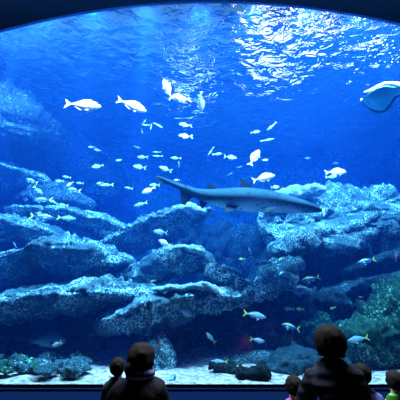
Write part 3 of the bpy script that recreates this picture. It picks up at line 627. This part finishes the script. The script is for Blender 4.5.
spine = [(322, 210.5, 1.0, .03), (318, 209.5, 3, .09), (310, 207.5, 5.2, .14), (300, 206, 7.2, .19), (288, 204, 9.2, .23), (272, 201.5, 11, .27), (255, 200, 12, .28), (238, 199, 11.6, .26), (222, 198, 9.6, .21), (208, 196.5, 7.4, .15), (196, 193.5, 5.4, .10), (187, 189.5, 4.2, .07), (178, 186, 3.4, .05), (168, 181.5, 2.6, .03), (160, 178, 1.6, .02), (156, 177.2, .6, .01)]
bm = bmesh.new(); rings = []; NS = 90
tab = [(i, *s) for i, s in enumerate(spine)]
def spi(t):
    i = min(int(t), len(spine)-2); f = t-i
    g_ = lambda k: spine[max(0, min(len(spine)-1, k))]
    p0, p1, p2, p3 = g_(i-1), g_(i), g_(i+1), g_(i+2)
    return [.5*((2*p1[c])+(-p0[c]+p2[c])*f+(2*p0[c]-5*p1[c]+4*p2[c]-p3[c])*f*f+(-p0[c]+3*p1[c]-3*p2[c]+p3[c])*f**3) for c in range(4)]
for i in range(NS+1):
    px, py, hr, wr = spi((len(spine)-1)*i/NS); c = sp_(px, py); hh = hr*mpp(py, YS)
    ring = []
    for j in range(24):
        th = 2*PI*j/24; sn = math.sin(th); cs = math.cos(th)
        z = hh*(sn if sn > 0 else sn*.98)
        ring.append(bm.verts.new(c+Vector((0, wr*cs*(1-.25*max(0, sn)), 0))+Vector((0, 0, 1))*z))
    rings.append(ring)
for i in range(NS):
    for j in range(24): bm.faces.new((rings[i][j], rings[i+1][j], rings[i+1][(j+1) % 24], rings[i][(j+1) % 24]))
bm.faces.new(rings[0]); bm.faces.new(rings[-1][::-1]); bmesh.ops.recalc_face_normals(bm, faces=bm.faces)
mesh_obj('body', bm, M['shark'], shark)
def slab(name, pix, dys, th, m, parent, base):
    """fin from photo outline with its own sideways reach (dys per point) and thickness"""
    bm = bmesh.new(); A = []; B = []
    cen = sum((at(a, b_, base+dy) for (a, b_), dy in zip(pix, dys)), Vector())/len(pix)
    for (a, b_), dy in zip(pix, dys):
        p = at(a, b_, base+dy)-S0
        A.append(bm.verts.new(p-Vector((0, th/2, 0)))); B.append(bm.verts.new(p+Vector((0, th/2, 0))))
    n = len(pix); bm.faces.new(A); bm.faces.new(B[::-1])
    for i in range(n): bm.faces.new((A[i], B[i], B[(i+1) % n], A[(i+1) % n]))
    bmesh.ops.recalc_face_normals(bm, faces=bm.faces); bmesh.ops.triangulate(bm, faces=[f for f in bm.faces if len(f.verts) > 4])
    return mesh_obj(name, bm, m, parent, False)
SF = M['shark_fin']
slab('dorsal_fin', [(255, 190), (250, 185), (244, 180), (240, 178), (241, 182), (240, 189)], [0]*6, .03, SF, shark, YS)
slab('dorsal_fin', [(219, 191), (214, 186), (208, 183), (207, 186), (207, 191)], [0]*5, .03, SF, shark, YS)
slab('anal_fin', [(209, 201), (206, 205), (202, 209), (200, 206), (199, 198)], [0]*5, .03, SF, shark, YS)
slab('tail_fin', [(195, 196), (190, 199), (185, 205), (182, 204), (181, 198), (180, 188)], [0]*6, .03, SF, shark, YS)
slab('tail_fin', [(181, 186), (170, 180), (161, 176), (156, 176), (157, 181), (161, 183), (172, 185)], [0]*7, .02, M['shark'], shark, YS)
for s, nm in ((-1, 'near'), (1, 'far')):
    slab('pelvic_fin', [(238, 206), (235, 210), (227, 213), (224, 212), (226, 205)], [s*x for x in (.12, .2, .3, .28, .12)], .03, SF, shark, YS)
    slab('pectoral_fin', [(278, 207), (274, 209), (268, 212), (264, 213), (266, 208)], [s*x for x in (.22, .4, .62, .66, .26)], .035, SF, shark, YS)
bm = bmesh.new(); bmesh.ops.create_uvsphere(bm, u_segments=12, v_segments=8, radius=.022); bmesh.ops.translate(bm, verts=bm.verts, vec=sp_(306, 204.5, -.155)); mesh_obj('eye', bm, EYE, shark)
for k in range(5):
    bm = box_bm(-.004, .004, -.004, .004, -.07, .05); bmesh.ops.translate(bm, verts=bm.verts, vec=sp_(287-k*2.2, 203, -.243-.006*k)); mesh_obj('gill_slit', bm, SF, shark, False)
bm = bmesh.new(); prev = None                   # mouth line
mp_ = [(316, 212.0, -.06), (311, 212.3, -.11), (306, 211.6, -.15), (302, 210.6, -.18)]
for a, b_, dy in mp_:
    c = sp_(a, b_, dy); r4 = [bm.verts.new(c+Vector((0, d1, d2))) for d1, d2 in ((-.012, -.006), (.012, -.006), (.012, .008), (-.012, .008))]
    if prev: [bm.faces.new((prev[q], prev[(q+1) % 4], r4[(q+1) % 4], r4[q])) for q in range(4)]
    prev = r4
mesh_obj('mouth', bm, SF, shark)

# ------------------------------------------------------------------ ray
YR = 5.3; S0 = at(388, 97, YR); ray = empty('stingray', S0); put(ray, 'pale-bellied ray banking with a white upturned wing at the upper right edge', 'ray')
M['ray_belly'] = flat('ray_belly', (.1, .75, .85), .6); M['ray_rim'] = flat('ray_dark_margin', (.02, .05, .1), .6); M['ray_wing'] = flat('ray_pale_wing', (.95, .93, 1), .45)
def sheet(name, top, bot, dys, bulge, m, th=.05, nsub=10, tilt=0.):
    """a gently domed sheet between two edges traced left to right"""
    bm = bmesh.new(); F_, B_ = [], []
    n = len(top)
    for j in range(nsub+1):
        k = j/nsub; fr, br = [], []
        for i in range(n):
            a = top[i][0]*(1-k)+bot[i][0]*k; b_ = top[i][1]*(1-k)+bot[i][1]*k
            dome = math.sin(PI*k)*math.sin(PI*(i+.5)/n)
            y = YR + dys[i] - bulge*dome + tilt*(k-.5)
            p = at(a, b_, y)-S0; w = th*(.15+dome)
            fr.append(bm.verts.new(p)); br.append(bm.verts.new(p+Vector((0, w, 0))))
        F_.append(fr); B_.append(br)
    for Q, rev in ((F_, 0), (B_, 1)):
        for j in range(nsub):
            for i in range(n-1):
                f = (Q[j][i], Q[j][i+1], Q[j+1][i+1], Q[j+1][i]); bm.faces.new(f[::-1] if rev else f)
    for j in range(nsub):
        bm.faces.new((F_[j][0], F_[j+1][0], B_[j+1][0], B_[j][0])); bm.faces.new((F_[j][-1], B_[j][-1], B_[j+1][-1], F_[j+1][-1]))
    for i in range(n-1):
        bm.faces.new((F_[0][i], B_[0][i], B_[0][i+1], F_[0][i+1])); bm.faces.new((F_[-1][i], F_[-1][i+1], B_[-1][i+1], B_[-1][i]))
    bmesh.ops.recalc_face_normals(bm, faces=bm.faces); return mesh_obj(name, bm, m, ray)
topE = [(364.5, 98), (367, 95.5), (371, 92), (376, 88.5), (382, 86.2), (389, 85.8), (396, 87.5), (402, 89), (412, 88)]
botE = [(365, 100), (367.5, 104), (371, 107.5), (375, 109.5), (380, 110.5), (385, 109.8), (389, 106), (394, 98), (405, 91)]
sheet('belly', topE, botE, [0]*9, .07, M['ray_belly'], .14, tilt=.5)
def grow(pts, c, k): return [(c[0]+(x-c[0])*k, c[1]+(y-c[1])*k) for x, y in pts]
sheet('wing_margin', grow(topE, (381, 97), 1.08), grow(botE, (381, 97), 1.16), [.05]*9, .02, M['ray_rim'], .08, tilt=.5)
sheet('upturned_wing', [(364, 91.5), (370, 89), (377, 85), (384, 82), (392, 81.3), (400, 82), (412, 80)], [(366, 92.5), (373, 92), (378, 88), (384, 85), (391, 84.6), (400, 88), (412, 89)], [-.05]*7, .05, M['ray_wing'], .05)
bm = bmesh.new(); bmesh.ops.create_uvsphere(bm, u_segments=14, v_segments=9, radius=.033); bmesh.ops.translate(bm, verts=bm.verts, vec=at(362, 100, YR)-S0); mesh_obj('fin_tip', bm, M['ray_wing'], ray)
bm = bmesh.new(); bmesh.ops.create_cone(bm, segments=8, radius1=.028, radius2=.012, depth=.12, cap_ends=True); bmesh.ops.rotate(bm, verts=bm.verts, matrix=Matrix.Rotation(R(70), 3, 'Y')); bmesh.ops.translate(bm, verts=bm.verts, vec=at(364.5, 98.5, YR)-S0); mesh_obj('snout', bm, M['ray_rim'], ray)

# ------------------------------------------------------------------ water surface glints, modelled as added pale beads
M['surface_glint'] = flat('glint_white', (.95, .98, 1), .15, 1)
bead_proto = None; rnd = random.Random(3)
for (x, y) in [(358, 41), (362, 46), (369, 49), (371, 55), (371, 63.5), (376, 63.5), (380, 61), (385, 62), (392, 62), (398, 62), (383, 45), (390, 53), (377, 50), (394, 48), (368, 51), (387, 45), (397, 55), (375, 57), (350, 82), (392, 57), (385, 40), (365, 38), (378, 36), (393, 41)]:
    if bead_proto is None:
        bm = bmesh.new(); bmesh.ops.create_uvsphere(bm, u_segments=10, v_segments=7, radius=1); bead_proto = c = mesh_obj('glint_bead', bm, M['surface_glint'])
    else: c = bead_proto.copy(); COL.objects.link(c)
    s = rnd.uniform(.006, .016); c.scale = (s*1.3, s, s*.8); c.location = at(x, y, rnd.uniform(4.9, 5.3))
    put(c, 'tiny pale bead standing in for a water surface glint in the upper right corner', 'surface_glint', 'surface glints in the upper right')

# ------------------------------------------------------------------ people
SKIN = mat('skin', (.55, .36, .27), .55, .3)
def cloth(name, c, quilt=None, stripe=None):
    m = mat(name, c, .85, .15); b = m.node_tree.nodes['Principled BSDF']; g = N(m, 'ShaderNodeNewGeometry')
    n = N(m, 'ShaderNodeTexNoise'); n.inputs['Scale'].default_value = 9; n.inputs['Detail'].default_value = 3; L(m, g.outputs['Position'], n.inputs['Vector'])
    bp = N(m, 'ShaderNodeBump'); bp.inputs['Strength'].default_value = .6; bp.inputs['Distance'].default_value = .04; L(m, n.outputs['Fac'], bp.inputs['Height']); L(m, bp.outputs[0], b.inputs['Normal'])
    if quilt or stripe:
        w = N(m, 'ShaderNodeTexWave'); w.bands_direction = 'Z'; w.inputs['Scale'].default_value = quilt or stripe; w.inputs['Distortion'].default_value = 1.6; w.inputs['Detail'].default_value = 1
        L(m, g.outputs['Position'], w.inputs['Vector'])
        if quilt:
            b2 = N(m, 'ShaderNodeBump'); b2.inputs['Strength'].default_value = .6; b2.inputs['Distance'].default_value = .02; L(m, w.outputs['Fac'], b2.inputs['Height']); L(m, bp.outputs[0], b2.inputs['Normal']); L(m, b2.outputs[0], b.inputs['Normal'])
        if stripe:
            r = ramp(m, w.outputs['Fac'], [(.45, tuple(x*.12 for x in c)), (.6, c)]); L(m, r.outputs[0], b.inputs['Base Color'])
    return m
def skin_obj(name, verts, edges, radii, m, parent, sub=2, root=0):
    """one continuous surface grown over a skeleton of joints"""
    me = bpy.data.meshes.new(name); me.from_pydata([tuple(v) for v in verts], edges, []); me.update()
    o = bpy.data.objects.new(name, me); COL.objects.link(o); o.parent = parent; me.materials.append(m)
    sk = o.modifiers.new('skin', 'SKIN'); sk.use_smooth_shade = True
    for i, r in enumerate(radii):
        r = r if isinstance(r, tuple) else (r, r); me.skin_vertices[0].data[i].radius = r
    me.skin_vertices[0].data[root].use_root = True
    s = o.modifiers.new('sub', 'SUBSURF'); s.levels = sub; s.render_levels = sub
    return o
def ell_bm(c, r, sub=3, fn=None):
    bm = bmesh.new(); bmesh.ops.create_icosphere(bm, subdivisions=sub, radius=1)
    for v in bm.verts:
        k = fn(v.co) if fn else 1
        v.co = Vector((v.co.x*r[0]*k, v.co.y*r[1]*k, v.co.z*r[2]*k))+Vector(c)
    return bm
def person(name, label, cat, head, head_h, sh_w, pose, hair, jacket_m, trouser_m, hair_m, turn=0., lean=0., extra=None, group=None):
    """head: top of head in the world; head_h: chin to crown; figure faces +Y (the tank), turned by `turn`. pose: 'sit' or 'stand'; floor is z=0"""
    top = Vector(head); u = head_h; base = Vector((top.x, top.y, 0)); H = top.z
    r = empty(name, base); put(r, label, cat, group); r.rotation_euler = (0, 0, turn)
    hc = Vector((0, 0, H-u*.5)); neck = H-u*1.0
    z_sh = H-u*1.45
    hip = .52 if pose == 'sit' else H*.5
    if pose == 'sit': hip = max(.5, z_sh-u*2.25)
    w = sh_w/2; hw = w*.55
    lx = lean
    V = []; E = []; RR = []
    def add(p, rad, par=None):
        V.append(Vector(p)); RR.append(rad)
        if par is not None: E.append((par, len(V)-1))
        return len(V)-1
    pel = add((lx, 0, hip), (u*.6, u*.48)); ws = add((lx*.6, -.01, hip+(z_sh-hip)*.4), (u*.55, u*.42), pel); ch = add((lx*.3, 0, z_sh-u*.35), (u*.62, u*.45), ws)
    nb = add((0, 0, z_sh+u*.12), (u*.27, u*.27), ch); nt_ = add((0, .01, neck+u*.12), (u*.24, u*.24), nb)
    h1 = add((0, .015, H-u*.68), (u*.36, u*.40), nt_); h2 = add((0, 0, H-u*.32), (u*.38, u*.44), h1)
    hands = {}
    J = {}
    for s in (-1, 1):
        shd = add((s*w*.78, 0, z_sh-u*.36), u*.2, ch)
        if pose == 'sit': el = (s*w*1.05, u*.35, z_sh-u*1.35); wr = (s*w*.6, u*1.5, z_sh-u*1.75)
        else: el = (s*w*1.05, u*.1, z_sh-u*1.25); wr = (s*w*.95, u*.65, z_sh-u*1.9)
        if extra and s in extra: el, wr = extra[s]
        e_ = add(el, u*.2, shd); w_ = add(wr, u*.13, e_)
        d = (Vector(wr)-Vector(el)).normalized(); pm = Vector(wr)+d*u*.22; p_ = add(pm, (u*.16, u*.09), w_)
        sidev = d.cross(Vector((0, 0, 1))).normalized() if abs(d.z) < .95 else Vector((1, 0, 0))
        for k in range(4):
            o1 = pm + sidev*u*(-.12+.08*k) + d*u*.12; ln = u*(.2, .24, .22, .17)[k]
            a = add(o1, u*.045, p_); b1 = add(o1+d*ln*.55+Vector((0, 0, -.01)), u*.04, a); add(o1+d*ln+Vector((0, 0, -u*.08)), u*.034, b1)
        a = add(pm-sidev*s*u*.13-d*u*.05, u*.05, p_); add(pm-sidev*s*u*.22+d*u*.08, u*.042, a)
        if pose == 'sit': kn = (s*hw*1.1, u*1.9, hip+.02); an = (s*hw*1.1, u*2., .1); ft = (s*hw*1.1, u*2.6, .05)
        else: kn = (s*hw*.8, .02, hip*.52); an = (s*hw*.85, 0, .08); ft = (s*hw*.95, u*.65, .04)
        hp = add((s*hw*.85+lx, 0, hip-u*.1), u*.38, pel); k_ = add(kn, u*.27, hp); a_ = add(an, u*.15, k_); add(ft, (u*.16, u*.1), a_)
        J[s] = (el, wr, kn, an, ft, (s*hw*.85+lx, 0, hip-u*.1), (s*w*.78, 0, z_sh-u*.36))
    body = skin_obj('body', V, E, RR, SKIN, r)
    # face
    for s in (-1, 1):
        mesh_obj('eye', ell_bm((s*u*.16, u*.40, H-u*.5), (u*.06, u*.04, u*.04), 2), EYE, r)
        mesh_obj('ear', ell_bm((s*u*.38, 0, H-u*.55), (u*.05, u*.09, u*.14), 2), SKIN, r)
    mesh_obj('nose', ell_bm((0, u*.45, H-u*.6), (u*.06, u*.1, u*.12), 2), SKIN, r)
    mesh_obj('mouth', ell_bm((0, u*.40, H-u*.78), (u*.13, u*.04, u*.025), 2), flat('lips', (.45, .15, .13)), r)
    # clothes
    V = []; E = []; RR = []
    pel = add((lx, 0, hip-u*.15), (u*.8, u*.6)); ws = add((lx*.6, 0, hip+(z_sh-hip)*.4), (u*.78, u*.6), pel); ch = add((lx*.3, 0, z_sh-u*.5), (u*.8, u*.6), ws); cl = add((0, -.005, z_sh+u*.12), (u*.52, u*.46), ch); add((0, 0, z_sh+u*.38), (u*.46, u*.44), cl)
    for s in (-1, 1):
        el, wr, kn, an, ft, hp, shd = J[s]
        a = add(shd, u*.42, ch); b1 = add(el, u*.34, a); add(wr, u*.22, b1)
    jk = skin_obj('jacket', V, E, RR, jacket_m, r)
    V = []; E = []; RR = []
    pel = add((lx, 0, hip), (u*.66, u*.52))
    for s in (-1, 1):
        el, wr, kn, an, ft, hp, shd = J[s]
        a = add(hp, u*.46, pel); b1 = add(kn, u*.34, a); add(tuple(Vector(an)*.85+Vector(kn)*.15), u*.23, b1)
    skin_obj('trousers', V, E, RR, trouser_m, r)
    for s in (-1, 1):
        el, wr, kn, an, ft, hp, shd = J[s]; f = Vector(ft); a = Vector(an)
        mesh_obj('shoe', ell_bm(((f.x+a.x)/2, (f.y+a.y)/2+.01, .05), (u*.2, u*.55, .055), 3), M['hall'], r)
    # hair: a cap, open at the face
    def cap(v):
        fall = hair[1] if v.z < -.1 else 1
        if v.y > .3 and v.z < .45: return .72
        return 1.0 + .10*noise.noise(Vector(v)*3+Vector((H*9, 0, 0))) + .04*noise.noise(Vector(v)*11) + .03*math.sin(v.x*30)*max(0, -v.z)
    hs = hair[0]
    if hair[1] == 2:
        def bob(v):
            return 1.0 + .05*noise.noise(Vector(v)*5)
        bm = bmesh.new(); bmesh.ops.create_icosphere(bm, subdivisions=5, radius=1)
        for v in bm.verts:
            z = v.co.z; xy = Vector((v.co.x, v.co.y)); rxy = max(xy.length, 1e-5)
            if z < 0:
                tgt = (1.0+.02*abs(z) if z > -.3 else 1.0-(-.3-z)*.5) if z > -.8 else max(0, (1+z)/.2)*1.05
                xy *= tgt/rxy; z = max(z, -.8)
            k = 1+.05*noise.noise(Vector((xy.x*3, xy.y*3, z)))+.02*noise.noise(Vector((xy.x*11, xy.y*11, z*2)))
            if xy.y > .25 and z < .35: xy.y = .25
            v.co = Vector((xy.x*k*u*hs[0]*.5, xy.y*k*u*hs[1]*.5-u*.06, H-u*hs[2]*.5+z*k*u*hs[2]*.5))
        mesh_obj('hair', bm, hair_m, r); return r
    bm = ell_bm((0, -u*.06, H-u*hs[2]*.5-.0), (u*hs[0]*.5, u*hs[1]*.5, u*hs[2]*.5), 4, cap)
    mesh_obj('hair', bm, hair_m, r)
    return r
HAIR = mat('black_hair', (.008, .007, .007), .8, .1)
DJ = cloth('dark_jacket', (.006, .006, .012)); TR = cloth('dark_trousers', (.02, .02, .03))
NJ = cloth('navy_puffer', (.006, .009, .022), quilt=4.)
def topof(px, py, Y): return at(px, py, Y)
# woman in the right foreground
person('person', 'person with dark bobbed hair and dark puffer jacket sitting at the right, seen from behind', 'person', topof(327.5, 324, 2.55), .215, .42, 'sit', ((1.1, 1.2, 1.12), 2), NJ, TR, HAIR, turn=-.1, lean=.06)
# adult on the left
a1 = person('person', 'person with short dark hair and striped scarf sitting at the left, hugging a child', 'person', topof(142, 342, 2.85), .205, .42, 'sit', ((1.16, 1.2, 1.2), 1), DJ, TR, HAIR, turn=.05, lean=-.02,
            extra={-1: ((-.25, .12, .66), (-.22, .34, .6))})
person('child', 'small child in dark coat leaning on the shoulder of the seated person at the left', 'child', topof(119, 357, 2.95), .14, .24, 'stand', ((.95, 1.05, 1.05), 1), cloth('child_coat', (.03, .035, .06)), TR, HAIR, turn=-.4)
person('child', 'small child in white and purple jacket standing between the two seated adults', 'child', topof(292.5, 375, 3.05), .165, .24, 'stand', ((.96, 1.05, 1.0), 1), cloth('purple_jacket', (.55, .12, .6), quilt=5.), TR, HAIR, turn=.2)
person('child', 'child in blue striped padded jacket pressed against the right side of the seated woman', 'child', topof(360.5, 363, 2.85), .16, .28, 'stand', ((.9, 1.05, 1.0), 1), cloth('blue_striped_jacket', (.12, .16, .5), stripe=3.6), TR, HAIR, turn=-.3, lean=.05)
person('child', 'small child in bright green striped jacket at the lower right corner', 'child', topof(393, 370, 3.0), .165, .27, 'stand', ((1.0, 1.05, .98), 1), cloth('green_striped_jacket', (.15, .75, .08), stripe=4.2), TR, HAIR, turn=.1)
# scarf and bun of the left adult
H_ = topof(142, 342, 2.85).z; u_ = .205
sv = []; ev = []; rv = []
for i in range(10):
    th = 2*PI*i/10; sv.append((math.cos(th)*.095, math.sin(th)*.085-.005, H_-u_*1.2-.02*math.sin(th))); rv.append((.042, .05)); ev.append((i, (i+1) % 10))
skin_obj('scarf', sv, ev, rv, cloth('striped_scarf', (.15, .18, .34), stripe=7.), a1)
mesh_obj('hair_bun', ell_bm((-.075, -.09, H_-u_*.92), (.048, .05, .055), 3), HAIR, a1)
# benches
for cx_, cy_, wd, lb in ((topof(327, 324, 2.55).x+.05, 2.53, .9, 'low dark bench under the seated woman on the right'), (topof(142, 342, 2.85).x, 2.81, .9, 'low dark bench under the seated person on the left')):
    b0 = empty('bench', (cx_, cy_, 0)); put(b0, lb, 'bench')
    zt = .30
    mesh_obj('seat', box_bm(-wd/2, wd/2, -.2, .14, zt, zt+.06), M['bench'], b0, False)
    for sx in (-1, 1):
        for sy in (-1, 1): mesh_obj('leg', box_bm(sx*(wd/2-.06)-.025, sx*(wd/2-.06)+.025, sy*.13-.05, sy*.13, 0, zt), M['bench'], b0, False)

# unseen dim blue fill added to lift the visitors and the hall
d = bpy.data.lights.new('hall_fill', 'AREA'); d.shape = 'RECTANGLE'; d.size = 6; d.size_y = 1.5; d.energy = 2.2; d.color = (.25, .5, 1)
o = bpy.data.objects.new('hall_fill', d); COL.objects.link(o); o.location = (0, .5, HZ-.1)
d = bpy.data.lights.new('header_fill', 'AREA'); d.shape = 'RECTANGLE'; d.size = 11; d.size_y = .2; d.energy = 10; d.color = (.25, .5, 1)  # unseen strip added to brighten the header wall only
o = bpy.data.objects.new('header_fill', d); COL.objects.link(o); o.location = (0, 3.3, HZ-.15); o.rotation_euler = (PI/2, 0, 0)
# ------------------------------------------------------------------ world and view
w = bpy.data.worlds.new('world'); sc.world = w; w.use_nodes = True
w.node_tree.nodes['Background'].inputs[0].default_value = (.0, .0, .0, 1); w.node_tree.nodes['Background'].inputs[1].default_value = 0
for k, r in SP.items():
    if 'proto' in r: raise Exception('unused species '+k)
sc.view_settings.view_transform = 'Standard'; sc.view_settings.look = 'None'; sc.view_settings.gamma = 1; sc.view_settings.use_curve_mapping = False
sc.view_settings.exposure = .35
cy = sc.cycles
cy.use_denoising = True; cy.max_bounces = 8; cy.diffuse_bounces = 3; cy.glossy_bounces = 3; cy.transmission_bounces = 4; cy.transparent_max_bounces = 8; cy.volume_bounces = 3
cy.sample_clamp_indirect = 3; cy.caustics_reflective = False; cy.caustics_refractive = False
